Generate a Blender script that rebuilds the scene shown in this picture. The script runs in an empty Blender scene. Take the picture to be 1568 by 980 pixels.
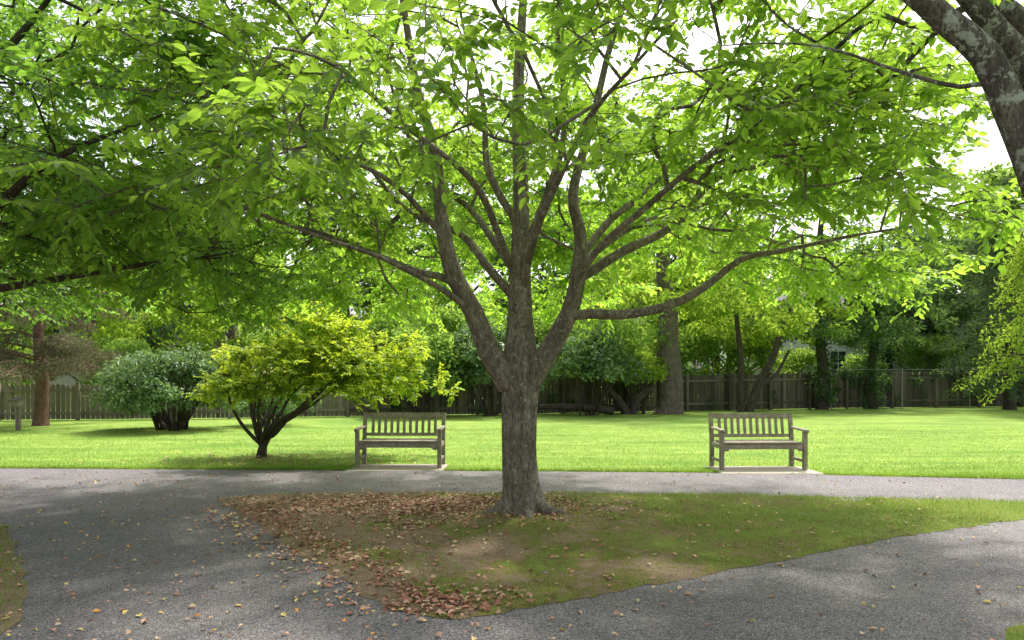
import bpy, bmesh, math, numpy as np
from mathutils import Vector
from mathutils.geometry import delaunay_2d_cdt
rng = np.random.default_rng(11)
scene = bpy.context.scene
COL = scene.collection

# ------------------------------------------------------------------ nodes
class NT:
    def __init__(s, name):
        s.m = bpy.data.materials.new(name); s.m.use_nodes = True
        s.t = s.m.node_tree; s.b = s.t.nodes['Principled BSDF']
        s.out = s.t.nodes['Material Output']
        s.co = s.t.nodes.new('ShaderNodeTexCoord').outputs['Object']
    def put(s, sock, v):
        if isinstance(v, bpy.types.NodeSocket): s.t.links.new(v, sock)
        elif isinstance(v, (tuple, list)):
            v = tuple(v)
            sock.default_value = v if len(v) == len(sock.default_value) else v + (1,)
        else: sock.default_value = v
    def noise(s, sc, det=4, ro=.55, vec=None, dist=0):
        n = s.t.nodes.new('ShaderNodeTexNoise'); n.inputs['Scale'].default_value = sc
        n.inputs['Detail'].default_value = det; n.inputs['Roughness'].default_value = ro
        n.inputs['Distortion'].default_value = dist
        s.t.links.new(vec or s.co, n.inputs['Vector']); return n.outputs['Fac']
    def voro(s, sc, feat='F1', vec=None):
        n = s.t.nodes.new('ShaderNodeTexVoronoi'); n.feature = feat
        n.inputs['Scale'].default_value = sc
        s.t.links.new(vec or s.co, n.inputs['Vector']); return n.outputs['Distance']
    def scale(s, v, vec=None):
        n = s.t.nodes.new('ShaderNodeMapping'); n.inputs['Scale'].default_value = v
        s.t.links.new(vec or s.co, n.inputs['Vector']); return n.outputs[0]
    def ramp(s, f, stops, interp='LINEAR'):
        n = s.t.nodes.new('ShaderNodeValToRGB'); n.color_ramp.interpolation = interp
        e = n.color_ramp.elements
        while len(e) < len(stops): e.new(0.5)
        for i, (p, c) in enumerate(stops):
            e[i].position = p
            e[i].color = (c, c, c, 1) if isinstance(c, (int, float)) else tuple(c) + (1,)
        s.t.links.new(f, n.inputs[0]); return n.outputs[0]
    def mix(s, f, a, b, bl='MIX'):
        n = s.t.nodes.new('ShaderNodeMix'); n.data_type = 'RGBA'; n.blend_type = bl
        s.put(n.inputs[0], f); s.put(n.inputs[6], a); s.put(n.inputs[7], b); return n.outputs[2]
    def math(s, op, a, b=0.0, clamp=False):
        n = s.t.nodes.new('ShaderNodeMath'); n.operation = op; n.use_clamp = clamp
        s.put(n.inputs[0], a); s.put(n.inputs[1], b); return n.outputs[0]
    def attr(s, name):
        n = s.t.nodes.new('ShaderNodeAttribute'); n.attribute_name = name; return n.outputs['Fac']
    def sep(s):
        n = s.t.nodes.new('ShaderNodeSeparateXYZ'); s.t.links.new(s.co, n.inputs[0]); return n.outputs
    def bump(s, h, st=.5, d=.02):
        n = s.t.nodes.new('ShaderNodeBump'); n.inputs['Strength'].default_value = st
        n.inputs['Distance'].default_value = d; s.t.links.new(h, n.inputs['Height'])
        s.t.links.new(n.outputs[0], s.b.inputs['Normal']); return n.outputs[0]
    def fin(s, col, rough=.8, spec=.3):
        s.put(s.b.inputs['Base Color'], col); s.put(s.b.inputs['Roughness'], rough)
        s.b.inputs['Specular IOR Level'].default_value = spec; return s.m

def leafmat(name, dark, mid, light, trans, fac=.45, spec=.35, rough=.45):
    n = NT(name)
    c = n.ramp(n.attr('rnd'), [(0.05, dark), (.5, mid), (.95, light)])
    if spec > .25:
        n.fin(c, rough, spec); base = n.b.outputs[0]
    else:
        df = n.t.nodes.new('ShaderNodeBsdfDiffuse'); n.t.links.new(c, df.inputs['Color']); base = df.outputs[0]
        n.t.nodes.remove(n.b)
    tr = n.t.nodes.new('ShaderNodeBsdfTranslucent')
    tc = n.mix(n.attr('rnd'), tuple(x * .55 for x in trans), trans)
    n.t.links.new(tc, tr.inputs['Color'])
    mx = n.t.nodes.new('ShaderNodeMixShader'); mx.inputs[0].default_value = fac
    n.t.links.new(base, mx.inputs[1]); n.t.links.new(tr.outputs[0], mx.inputs[2])
    n.t.links.new(mx.outputs[0], n.out.inputs['Surface'])
    return n.m

def barkmat(name, a, b, lichen=.0, lcol=(.4, .42, .36), ls=18):
    n = NT(name)
    v = n.scale((1, 1, .22))
    f = n.noise(16, 5, .7, v); g = n.noise(70, 3, .65, v); k = n.noise(3.2, 4, .6)
    c = n.mix(n.ramp(f, [(.35, 0.), (.65, 1.)]), a, b)
    c = n.mix(n.ramp(g, [(.38, .75), (.52, 0.)]), c, tuple(x * .35 for x in a))
    c = n.mix(n.ramp(k, [(.42, 0.), (.62, .5)]), c, tuple(x * .65 for x in a))
    if lichen > 0:
        l = n.noise(ls, 5, .75)
        c = n.mix(n.ramp(l, [(.62 - lichen * .12, 0.), (.66 - lichen * .1, .75)]), c, lcol)
    n.bump(n.math('ADD', f, n.math('MULTIPLY', g, .5)), 1., .045)
    return n.fin(c, .85, .2)

M = {}
M['leaf_main'] = leafmat('leaf_hornbeam', (.038, .105, .026), (.085, .205, .035), (.20, .35, .05), (.58, .90, .08), .53)
M['leaf_dark'] = leafmat('leaf_dark_green', (.033, .10, .028), (.06, .16, .036), (.115, .25, .045), (.40, .72, .07), .48)
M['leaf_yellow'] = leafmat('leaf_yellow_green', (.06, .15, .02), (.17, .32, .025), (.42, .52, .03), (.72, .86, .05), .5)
M['leaf_lime'] = leafmat('leaf_lime', (.07, .155, .03), (.16, .29, .04), (.31, .44, .065), (.64, .86, .09), .48, .2)
M['leaf_shrub'] = leafmat('leaf_shrub', (.055, .115, .045), (.11, .20, .07), (.22, .34, .13), (.32, .50, .12), .28)
M['leaf_bg'] = leafmat('leaf_woods', (.05, .115, .035), (.11, .215, .05), (.23, .36, .08), (.50, .74, .11), .42, .2)
M['leaf_bg2'] = leafmat('leaf_woods_deep', (.035, .08, .035), (.07, .14, .055), (.15, .25, .09), (.28, .46, .11), .34, .2)
M['needle'] = leafmat('conifer_needles', (.04, .075, .045), (.08, .14, .07), (.18, .26, .11), (.25, .38, .11), .24, .2)
M['needle_red'] = leafmat('cedar_needles', (.09, .085, .06), (.16, .135, .10), (.18, .20, .11), (.26, .25, .11), .25, .2)
M['bark'] = barkmat('bark_hornbeam', (.16, .13, .105), (.42, .36, .30), .35, (.50, .49, .42))
M['bark_dark'] = barkmat('bark_dark', (.065, .053, .044), (.15, .122, .10), 0)
M['bark_lichen'] = barkmat('bark_lichen', (.09, .078, .072), (.24, .205, .195), .75, (.46, .50, .44), 11)
M['bark_red'] = barkmat('bark_red', (.16, .09, .06), (.34, .20, .15), 0)
M['bark_bg'] = barkmat('bark_woods', (.12, .098, .08), (.27, .22, .18), .1)

def lawn_mat():
    n = NT('lawn_grass')
    a = n.noise(.28, 4, .65); b = n.noise(3, 3, .65); c = n.noise(60, 2, .7, n.scale((1, .6, 1))); d = n.noise(.9, 4, .65, n.scale((.3, 1.6, 1)))
    col = n.mix(n.ramp(a, [(.38, 0.), (.62, 1.)]), (.12, .235, .035), (.25, .38, .06))  # patch contrast mixes grass tones with painted sunlit and shaded mottling
    col = n.mix(n.ramp(d, [(.42, 0.), (.6, .75)]), col, (.37, .46, .10))
    col = n.mix(n.ramp(b, [(.35, .0), (.65, .6)]), col, (.12, .215, .04))
    col = n.mix(n.ramp(c, [(.35, .5), (.6, 0.)]), col, (.085, .15, .03))
    n.bump(n.math('ADD', c, n.math('MULTIPLY', b, .6)), .6, .04)
    return n.fin(col, .9, .1)
M['lawn'] = lawn_mat()
M['blade'] = leafmat('grass_blades', (.10, .195, .035), (.20, .325, .05), (.36, .45, .09), (.45, .65, .08), .33, .2, .6)
M['blade_shade'] = leafmat('grass_blades_island', (.13, .18, .045), (.20, .28, .06), (.38, .42, .12), (.47, .62, .11), .35, .2, .6)

def asphalt_mat():
    n = NT('asphalt')
    f = n.voro(80); g = n.noise(120, 1, .75); a = n.noise(.6, 5, .6); b = n.noise(3.2, 4, .7); h = n.noise(28, 2, .7)
    col = n.mix(n.ramp(a, [(.35, 0.), (.65, 1.)]), (.130, .117, .127), (.205, .186, .192))
    col = n.mix(n.ramp(b, [(.42, 0.), (.70, .65)]), col, (.27, .243, .24))
    col = n.mix(n.ramp(h, [(.35, .55), (.5, 0.)]), col, (.085, .076, .082))
    col = n.mix(n.ramp(g, [(.36, .85), (.5, 0.)]), col, (.04, .037, .042))
    col = n.mix(n.ramp(g, [(.56, 0.), (.66, .8)]), col, (.46, .43, .42))
    w = n.t.nodes.new('ShaderNodeVectorMath'); w.operation = 'ADD'
    nn = n.t.nodes.new('ShaderNodeTexNoise'); nn.inputs['Scale'].default_value = 2.5
    n.t.links.new(n.co, nn.inputs['Vector'])
    sc = n.t.nodes.new('ShaderNodeVectorMath'); sc.operation = 'SCALE'; sc.inputs['Scale'].default_value = .5
    n.t.links.new(nn.outputs['Color'], sc.inputs[0])
    n.t.links.new(n.co, w.inputs[0]); n.t.links.new(sc.outputs[0], w.inputs[1])
    cr = n.voro(.6, 'DISTANCE_TO_EDGE', w.outputs[0])
    crm = n.math('MULTIPLY', n.ramp(cr, [(.0, 1.), (.006, 0.)]), n.ramp(n.noise(.5, 1), [(.53, 0.), (.60, .45)]))
    col = n.mix(crm, col, (.05, .046, .046))
    n.bump(n.math('ADD', f, g), .9, .009)
    return n.fin(col, .85, .25)
M['asphalt'] = asphalt_mat()

def island_mat():
    n = NT('island_soil_and_moss')
    x = n.sep()[0]
    a = n.noise(1.3, 5, .65); b = n.noise(9, 4, .7); c = n.noise(70, 2, .7)
    grn = n.math('ADD', n.math('MULTIPLY', x, .17), n.math('MULTIPLY', n.math('SUBTRACT', a, .46), 3.4))
    grn = n.math('ADD', grn, n.math('MULTIPLY', n.math('SUBTRACT', b, .5), 1.6), False)
    soil = n.mix(b, (.22, .15, .10), (.45, .335, .24))
    moss = n.mix(b, (.17, .15, .05), (.27, .245, .075))
    gr = n.mix(b, (.15, .22, .04), (.25, .32, .06))
    col = n.mix(n.ramp(grn, [(-.0, 0.), (.28, 1.)]), soil, moss)
    col = n.mix(n.ramp(grn, [(.3, 0.), (.75, 1.)]), col, gr)
    col = n.mix(n.ramp(c, [(.35, .6), (.55, 0.)]), col, (.08, .058, .04))
    n.bump(n.math('ADD', c, n.math('MULTIPLY', b, 1.5)), .9, .035)
    return n.fin(col, .95, .1)
M['island'] = island_mat()

def litter_mat():
    n = NT('fallen_leaves')
    c = n.ramp(n.attr('rnd'), [(0, (.22, .10, .07)), (.3, (.42, .18, .12)), (.55, (.56, .31, .21)), (.8, (.68, .50, .34)), (.93, (.78, .62, .20)), (1., (.78, .32, .05))])
    return n.fin(c, .7, .3)
M['litter'] = litter_mat()

def wood_mat(name, a, b, moss=None):
    n = NT(name)
    g = n.noise(6, 4, .6, n.scale((6, 6, .6))); r = n.attr('rnd'); k = n.noise(.5, 4, .65)
    col = n.mix(g, a, b)
    if moss: col = n.mix(n.ramp(k, [(.40, 0.), (.60, .75)]), col, moss)
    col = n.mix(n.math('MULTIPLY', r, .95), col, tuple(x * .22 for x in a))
    n.bump(g, .4, .01)
    return n.fin(col, .85, .15)
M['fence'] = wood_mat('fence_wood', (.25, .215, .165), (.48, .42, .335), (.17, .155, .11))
def bench_mat():
    n = NT('weathered_teak')
    g = n.noise(9, 5, .65, n.scale((1.2, 6, 6))); h = n.noise(9, 5, .65, n.scale((6, 6, 1.2))); k = n.noise(4, 4)
    col = n.mix(n.ramp(n.math('MULTIPLY', n.math('ADD', g, h), .5), [(.38, 0.), (.62, 1.)]), (.17, .14, .11), (.50, .44, .365))
    col = n.mix(n.ramp(k, [(.42, 0.), (.65, .65)]), col, (.20, .19, .14))
    n.bump(g, .5, .004)
    return n.fin(col, .8, .2)
M['bench'] = bench_mat()
def simple(name, a, b, sc=8, rough=.8, spec=.2):
    n = NT(name); f = n.noise(sc, 5, .6); n.bump(f, .3, .01); return n.fin(n.mix(f, a, b), rough, spec)
M['concrete'] = simple('concrete', (.26, .23, .19), (.44, .39, .33), 12)
M['siding'] = simple('white_siding', (.72, .72, .71), (.82, .82, .80), 2)
M['siding2'] = simple('beige_siding', (.60, .54, .48), (.70, .64, .58), 2)
M['roof'] = simple('roof_shingles', (.09, .09, .095), (.18, .17, .17), 20)
M['glass'] = simple('window_glass', (.03, .035, .04), (.06, .07, .08), 2, .1, .5)
M['metal'] = simple('galvanised_steel', (.22, .23, .23), (.35, .35, .35), 20, .5, .4)

# ------------------------------------------------------------------ geometry
class Geo:
    def __init__(s): s.V = []; s.F = []; s.R = []; s.n = 0
    def add(s, V, faces, mat=0, rnd=0.5, smooth=False):
        V = np.asarray(V, float).reshape(-1, 3)
        for f in (faces if isinstance(faces, list) else [faces]):
            s.F.append((np.asarray(f, np.int64) + s.n, mat, smooth))
        s.V.append(V); s.R.append(np.broadcast_to(np.asarray(rnd, float), (len(V),)))
        s.n += len(V)
    def mesh(s, name, mats):
        V = np.concatenate(s.V); me = bpy.data.meshes.new(name)
        me.vertices.add(len(V)); me.vertices.foreach_set('co', V.ravel().astype(np.float32))
        lv = np.concatenate([f.ravel() for f, _, _ in s.F])
        tot = np.concatenate([np.full(len(f), f.shape[1]) for f, _, _ in s.F])
        mi = np.concatenate([np.full(len(f), m) for f, m, _ in s.F])
        sm = np.concatenate([np.full(len(f), q) for f, _, q in s.F])
        st = np.concatenate([[0], np.cumsum(tot)[:-1]])
        me.loops.add(len(lv)); me.loops.foreach_set('vertex_index', lv.astype(np.int32))
        me.polygons.add(len(tot)); me.polygons.foreach_set('loop_start', st.astype(np.int32))
        me.polygons.foreach_set('loop_total', tot.astype(np.int32))
        me.polygons.foreach_set('material_index', mi.astype(np.int32))
        me.polygons.foreach_set('use_smooth', sm.astype(bool))
        for m in mats: me.materials.append(m)
        me.update(calc_edges=True)
        a = me.attributes.new('rnd', 'FLOAT', 'POINT')
        a.data.foreach_set('value', np.concatenate(s.R).astype(np.float32))
        return me
    def obj(s, name, mats, parent=None, loc=(0, 0, 0)):
        return mkobj(name, s.mesh(name, mats), parent, loc)

def mkobj(name, me, parent=None, loc=(0, 0, 0), rot=(0, 0, 0), sc=(1, 1, 1)):
    o = bpy.data.objects.new(name, me); COL.objects.link(o)
    o.location = loc; o.rotation_euler = rot; o.scale = sc
    if parent: o.parent = parent
    return o
def empty(name, loc=(0, 0, 0)):
    e = bpy.data.objects.new(name, None); COL.objects.link(e); e.location = loc; e.empty_display_size = .3; return e

def nz(v): return v / np.maximum(np.linalg.norm(v, axis=-1, keepdims=True), 1e-9)

def tube(g, P, R, n=6, mat=0, flute=None):
    P = np.asarray(P, float); R = np.asarray(R, float)
    T = nz(np.gradient(P, axis=0)); mt = np.abs(T.mean(0)); ref = np.zeros(3); ref[np.argmin(mt)] = 1
    U = nz(np.cross(ref, T)); W = np.cross(T, U)
    a = np.arange(n) * 2 * math.pi / n
    RR = R[:, None] * np.ones((1, n))
    if flute is not None: RR = flute(P, RR, a)
    V = P[:, None, :] + RR[..., None] * (np.cos(a)[None, :, None] * U[:, None] + np.sin(a)[None, :, None] * W[:, None])
    m = len(P); i = np.arange(m - 1)[:, None] * n; j = np.arange(n)[None, :]; k = (j + 1) % n
    F = np.stack([i + j, i + k, i + n + k, i + n + j], -1).reshape(-1, 4)
    g.add(V, F, mat, .5, True)

def smooth_line(P, R, step=.15, jit=.0):
    P = np.asarray(P, float); R = np.asarray(R, float)
    n = len(P); out = []; ro = []
    for i in range(n - 1):
        p0 = P[max(i - 1, 0)]; p1 = P[i]; p2 = P[i + 1]; p3 = P[min(i + 2, n - 1)]
        k = max(2, int(np.linalg.norm(p2 - p1) / step))
        for q in range(k):
            t = q / k
            out.append(.5 * (2 * p1 + (p2 - p0) * t + (2 * p0 - 5 * p1 + 4 * p2 - p3) * t * t + (3 * p1 - p0 - 3 * p2 + p3) * t ** 3))
            ro.append(R[i] * (1 - t) + R[i + 1] * t)
    out.append(P[-1]); ro.append(R[-1]); out = np.array(out)
    if jit > 0:
        ph = rng.uniform(0, 6, 3); s = np.arange(len(out))[:, None] * .55
        out = out + jit * np.sin(s * np.array([1, 1.3, .9]) + ph) * np.minimum(1, s / 3)
    return out, np.array(ro)

def leaves(g, B, D, N, L, W, mat, rnd, fold=.12, curl=.12):
    D = nz(D); N = nz(N - (N * D).sum(-1, keepdims=True) * D); S = np.cross(D, N)
    L = L[:, None]; W = W[:, None]
    v = np.stack([B, B + D * .30 * L + S * .48 * W + N * fold * W, B + D * .68 * L + S * .38 * W + N * (fold * W - curl * .3 * L),
                  B + D * L - N * curl * L, B + D * .68 * L - S * .38 * W + N * (fold * W - curl * .3 * L), B + D * .30 * L - S * .48 * W + N * fold * W], 1)
    i = np.arange(len(B))[:, None] * 6
    F = np.concatenate([i + np.array([0, 3, 2, 1]), i + np.array([0, 5, 4, 3])])
    g.add(v, F, mat, np.repeat(rnd, 6), False)

def sprays(g, A, OUT, k, m, tl, ll, mat, lr, barkmat_i=0, droop=.1, flat=1.0):
    A = np.repeat(A, k, 0); O = np.repeat(OUT, k, 0); cr = np.repeat(lr, k)
    rd = rng.normal(size=A.shape) * np.array([1, 1, .38 * flat])
    D = nz(O * .55 + nz(rd) * .9 + np.array([0, 0, -droop]))
    Ln = rng.uniform(.6, 1.25, len(A)) * tl
    for i in range(len(A)):
        P = A[i] + D[i] * Ln[i] * np.array([[-.12], [.4], [1.0]]) + np.array([[0, 0, 0], [0, 0, .015], [0, 0, -.05 * tl]])
        tube(g, P, [.0045, .003, .0015], 3, barkmat_i)
    t = (np.arange(m) + .7) / m
    B = A[:, None] + D[:, None] * (Ln[:, None] * t[None])[..., None]
    B[..., 2] -= .05 * tl * t ** 2
    S = nz(np.cross(D, np.array([0, 0, 1.])) + 1e-6)
    sg = np.where(np.arange(m) % 2 == 0, 1, -1)[None, :, None]
    LD = D[:, None] * .6 + S[:, None] * sg * .8 + rng.normal(size=B.shape) * .22 + np.array([0, 0, -.3])
    NN = np.array([0, 0, 1.]) + rng.normal(size=B.shape) * .45
    nn = B.shape[0] * m
    L = rng.uniform(.65, 1.2, nn) * ll
    leaves(g, B.reshape(-1, 3), LD.reshape(-1, 3), NN.reshape(-1, 3), L, L * rng.uniform(.5, .62, nn), mat,
           np.clip(np.repeat(cr, m) * .6 + rng.uniform(0, .42, nn), 0, 1))

def grow(g, limbs, fork, A, pen=.3, step=.22, r0=.0045, ex=.44, zmin=1.8, jit=.03, sides0=9, flute=None):
    P = []; D = []; PL = []; FR = []
    for li, (p, r) in enumerate(limbs):
        q, rr = smooth_line(p, r, .14, jit if li else 0)
        tube(g, q, rr, sides0 if li else 28, 0, flute if li == 0 else None)
        P.append(q); D.append(nz(np.gradient(q, axis=0))); PL.append(np.linalg.norm(q - fork, axis=1)); FR.append(rr)
    P = np.concatenate(P); D = np.concatenate(D); PL = np.concatenate(PL); FR = np.concatenate(FR)
    n0 = len(P); cap = n0 + len(A) * 30
    def ext(a): b = np.zeros((cap,) + a.shape[1:]); b[:n0] = a; return b
    P = ext(P); D = ext(D); PL = ext(PL); par = np.full(cap, -1); n = n0
    PL[:n0] += (P[:n0, 2] < zmin) * 50
    chains = []
    A = A[np.argsort(np.linalg.norm(A - fork, axis=1))]
    OUT = np.zeros_like(A)
    for ai, a in enumerate(A):
        d = np.linalg.norm(P[:n] - a, axis=1); j = int(np.argmin(d + pen * PL[:n])); dj = d[j]
        m = min(28, max(2, int(dj / step)))
        t = ((np.arange(m) + 1) / m)[:, None]
        toa = (a - P[j]) / max(dj, 1e-6)
        c1 = P[j] + (D[j] * .5 + toa * .5) * dj * .4; c2 = a - (toa * np.array([1, 1, .3])) * dj * .3
        q = (1 - t) ** 3 * P[j] + 3 * (1 - t) ** 2 * t * c1 + 3 * (1 - t) * t * t * c2 + t ** 3 * a
        if m > 3: q[:-1] += rng.normal(size=(m - 1, 3)) * .018
        P[n:n + m] = q; pts = np.vstack([P[j], q]); D[n:n + m] = nz(np.diff(pts, axis=0))
        PL[n:n + m] = PL[j] + dj * t[:, 0]
        par[n] = j; par[n + 1:n + m] = np.arange(n, n + m - 1)
        chains.append((j, n, n + m)); OUT[ai] = D[n + m - 1]; n += m
    cnt = np.zeros(n)
    for j, a, b in chains: cnt[b - 1] += 1
    for i in range(n - 1, n0 - 1, -1): cnt[par[i]] += cnt[i]
    rad = r0 * np.maximum(cnt, 1) ** ex; rad[:n0] = FR
    for j, a, b in chains:
        r = rad[a:b]; rs = min(rad[j] * .9, r[0] * 1.1)
        r = np.minimum(r, rs)
        tube(g, np.vstack([P[j], P[a:b]]), np.concatenate([[rs], r]), 7 if rs > .025 else (5 if rs > .012 else 3), 0)
    return A, OUT

def clumps(nc, per, fn, sg):
    out = []
    for _ in range(nc):
        c = fn(); k = max(2, rng.poisson(per)); out.append(c + rng.normal(size=(k, 3)) * sg)
    return np.concatenate(out)

def blob_leaves(g, C, S, per, ll, mat, asp=.6, up=.5):
    C = np.asarray(C); n = len(C) * per; ci = np.repeat(np.arange(len(C)), per)
    d = nz(rng.normal(size=(n, 3))); r = rng.uniform(0, 1, n)[:, None] ** .45
    B = C[ci] + d * r * np.asarray(S)[ci]
    cr = rng.uniform(0, 1, len(C))[ci]
    N = d * .6 + np.array([0, 0, up]) + rng.normal(size=(n, 3)) * .5
    D = d * .6 + rng.normal(size=(n, 3)) * .7 + np.array([0, 0, -.3])
    L = ll * rng.uniform(.6, 1.3, n)
    leaves(g, B, D, N, L, L * asp, mat, np.clip(.55 * cr + .45 * rng.uniform(0, 1, n), 0, 1))

def inpoly(x, y, poly):
    c = np.zeros(len(x), bool); px, py = poly[:, 0], poly[:, 1]; j = len(poly) - 1
    for i in range(len(poly)):
        k = ((py[i] > y) != (py[j] > y)) & (x < (px[j] - px[i]) * (y - py[i]) / (py[j] - py[i] + 1e-12) + px[i])
        c ^= k; j = i
    return c
def resample(poly, step=.12, jit=.02, closed=True):
    poly = np.array(poly, float); n = len(poly); out = []
    for i in range(n if closed else n - 1):
        p0 = poly[(i - 1) % n]; p1 = poly[i]; p2 = poly[(i + 1) % n]; p3 = poly[(i + 2) % n]
        d = np.linalg.norm(p2 - p1); k = max(1, int(d / step))
        t = (np.arange(k) / k)[:, None]
        if d < 4: q = .5 * (2 * p1 + (p2 - p0) * t + (2 * p0 - 5 * p1 + 4 * p2 - p3) * t * t + (3 * p1 - p0 - 3 * p2 + p3) * t ** 3)
        else: q = p1 + (p2 - p1) * t
        out.append(q)
    o = np.concatenate(out)
    nb = rng.normal(size=o.shape) * jit
    return o + nb + np.roll(nb, 1, 0)
def flat(name, poly, z, mat):
    me = bpy.data.meshes.new(name)
    me.from_pydata([(x, y, z) for x, y in poly], [], [list(range(len(poly)))])
    me.materials.append(mat); return mkobj(name, me)

# ------------------------------------------------------------------ ground
me = bpy.data.meshes.new('lawn')
me.from_pydata([(-500, -300, 0), (500, -300, 0), (500, 700, 0), (-500, 700, 0)], [], [(0, 1, 2, 3)])
me.materials.append(M['lawn']); mkobj('lawn', me)

far_edge = [(-30, 13.6), (-20, 12.9), (-13, 12.5), (-8.5, 12.25), (-5, 12.1), (-2.38, 12.0), (0, 11.9), (3.27, 11.7), (4.9, 11.45), (7.55, 10.95), (12, 10.3), (20, 9.6), (30, 9.2)]
asph = resample(far_edge + [(30, -12), (-30, -12)], .12, .018)
flat('asphalt_path', asph, .004, M['asphalt'])
left_poly = resample([(-5.26, 7.62), (-4.63, 6.86), (-4.05, 6.14), (-3.62, 5.55), (-3.33, 5.07), (-3.15, 4.67), (-3.07, 4.4), (-3.1, 3.6), (-3.6, 2), (-4.5, -3), (-5, -9), (-26, -9), (-26, 10.3), (-12, 9.6), (-8, 8.9), (-6.2, 8.2)], .1, .015)
right_poly = resample([(2.95, 4.42), (3.6, 4.8), (5, 5.45), (7, 6.5), (10, 7.6), (16, 8.0), (26, 7.8), (26, -9), (3, -9), (2.2, 0), (2.3, 3), (2.6, 3.95)], .1, .015)
isl_poly = resample([(-3.68, 9.2), (-3.45, 9.45), (-2.69, 9.68), (-1.58, 9.75), (.39, 9.64), (2.66, 9.54), (4.64, 9.29), (6.2, 8.95), (7.25, 8.72), (6.7, 8.45), (5.47, 7.9), (4.8, 7.6), (3.88, 7.13), (3.03, 6.65), (1.93, 5.97), (1.31, 5.59), (.78, 5.3), (.29, 5.0), (-.1, 4.79), (-.35, 4.68), (-.62, 4.72), (-.91, 5.05), (-1.32, 5.62), (-1.82, 6.36), (-2.52, 7.44), (-3.2, 8.5)], .06, .016)
flat('grass_verge', left_poly, .009, M['island'])
flat('grass_verge', right_poly, .009, M['island'])

def isl_z(x, y):
    return .018 + .075 * np.exp(-((x - .1) ** 2 + (y - 8) ** 2) / 1.2) + .012 * np.sin(x * 2.3 + 1) * np.sin(y * 2.9) + .006 * np.sin(x * 7.1) * np.sin(y * 6.3)
nb = len(isl_poly)
gx, gy = np.meshgrid(np.arange(-3.8, 7.4, .11), np.arange(4.5, 9.9, .11)); gx = gx.ravel() + rng.uniform(-.03, .03, gx.size); gy = gy.ravel() + rng.uniform(-.03, .03, gy.size)
ok = inpoly(gx, gy, isl_poly); gx, gy = gx[ok], gy[ok]
dm = np.min(np.hypot(gx[:, None] - isl_poly[None, :, 0], gy[:, None] - isl_poly[None, :, 1]), 1); gx, gy, dm = gx[dm > .05], gy[dm > .05], dm[dm > .05]
pts = [Vector((float(a), float(b))) for a, b in isl_poly] + [Vector((float(a), float(b))) for a, b in zip(gx, gy)]
r_ = delaunay_2d_cdt(pts, [(i, (i + 1) % nb) for i in range(nb)], [], 1, 1e-6)
vv = []
for i, v in enumerate(r_[0]):
    o_ = r_[3][i]; bd = (len(o_) > 0 and min(o_) < nb) or len(o_) == 0
    vv.append((v.x, v.y, .007 if bd else float(isl_z(v.x, v.y))))
me = bpy.data.meshes.new('grass_island'); me.from_pydata(vv, [], [list(f) for f in r_[2]])
bm = bmesh.new(); bm.from_mesh(me); bmesh.ops.recalc_face_normals(bm, faces=bm.faces)
if sum(f.normal.z for f in bm.faces) < 0: bmesh.ops.reverse_faces(bm, faces=bm.faces)
bm.to_mesh(me); bm.free()
for p in me.polygons: p.use_smooth = True
me.materials.append(M['island']); mkobj('grass_island', me)
PADS = [(-2.66, -1.1, 11.9, 12.75), (3.3, 4.85, 11.55, 12.5)]
for (x0, x1, y0, y1) in PADS:
    flat('concrete_pad', resample([(x0, y0), (x1, y0), (x1, y1), (x0, y1)], 5, .015), .0085, M['concrete'])

def blades(g, x, y, z, h, w, mat, lean=.5):
    n = len(x); a = rng.uniform(0, 6.283, n); b = rng.uniform(0, 6.283, n)
    B = np.stack([x, y, z], 1); s = np.stack([np.cos(a), np.sin(a), 0 * a], 1) * (w / 2)[:, None]
    l = np.stack([np.cos(b), np.sin(b), 0 * b], 1) * (h * lean * rng.uniform(0, 1.4, n))[:, None]
    Tp = B + l + np.array([0, 0, 1.]) * h[:, None]
    V = np.stack([B - s, B + s, Tp], 1)
    cl = .5 + .5 * np.sin(x * 1.3 + 2 * np.sin(y * .8)) * np.sin(y * 1.9 + np.sin(x * .9))
    g.add(V, np.arange(n * 3).reshape(-1, 3), mat, np.repeat(np.clip(.45 * cl + .55 * rng.uniform(0, 1, n), 0, 1), 3))
def in_asph(x, y): return inpoly(x, y, asph)
g = Geo()
N = 110000
y = 11.2 + 11 * rng.uniform(0, 1, N) ** 1.9; x = rng.uniform(-1, 1, N) * (y * .75 + .5)
ok = ~in_asph(x, y)
for (x0, x1, y0, y1) in PADS:
    ok &= ~((x > x0) & (x < x1) & (y > y0) & (y < y1 - .05))
x, y = x[ok], y[ok]; n = len(x)
blades(g, x, y, np.zeros(n), rng.uniform(.02, .05, n), rng.uniform(.005, .010, n), 0, .7)
# ragged tufts along the path edge and around the pads
N = 16000
ex_ = rng.uniform(-11, 11, N); fe = np.array(far_edge); ey = np.interp(ex_, fe[:, 0], fe[:, 1]) + np.abs(rng.normal(0, .05, N)) - .015
ok = np.ones(N, bool)
for (x0, x1, y0, y1) in PADS: ok &= ~((ex_ > x0) & (ex_ < x1))
ex_, ey = ex_[ok], ey[ok]; n = len(ex_)
blades(g, ex_, ey, np.zeros(n), rng.uniform(.03, .075, n), rng.uniform(.005, .010, n), 0, .8)
g.obj('lawn_grass_blades', [M['blade']])
g = Geo()
N = 150000
x = rng.uniform(-3.8, 7.3, N); y = rng.uniform(4.6, 9.8, N)
ok = inpoly(x, y, isl_poly)
pn = np.sin(x * 1.7 + 2 * np.sin(y * 1.1)) * np.sin(y * 1.9 + x) + .6 * np.sin(x * 5.1 + y * 3.3) * np.sin(y * 4.7 - x * 2)
dens = np.clip(.20 + .13 * x + .34 * pn - .25 * np.exp(-((x + .9) ** 2 / 2.5 + (y - 8.6) ** 2 / .8)), .05, 1)
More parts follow.
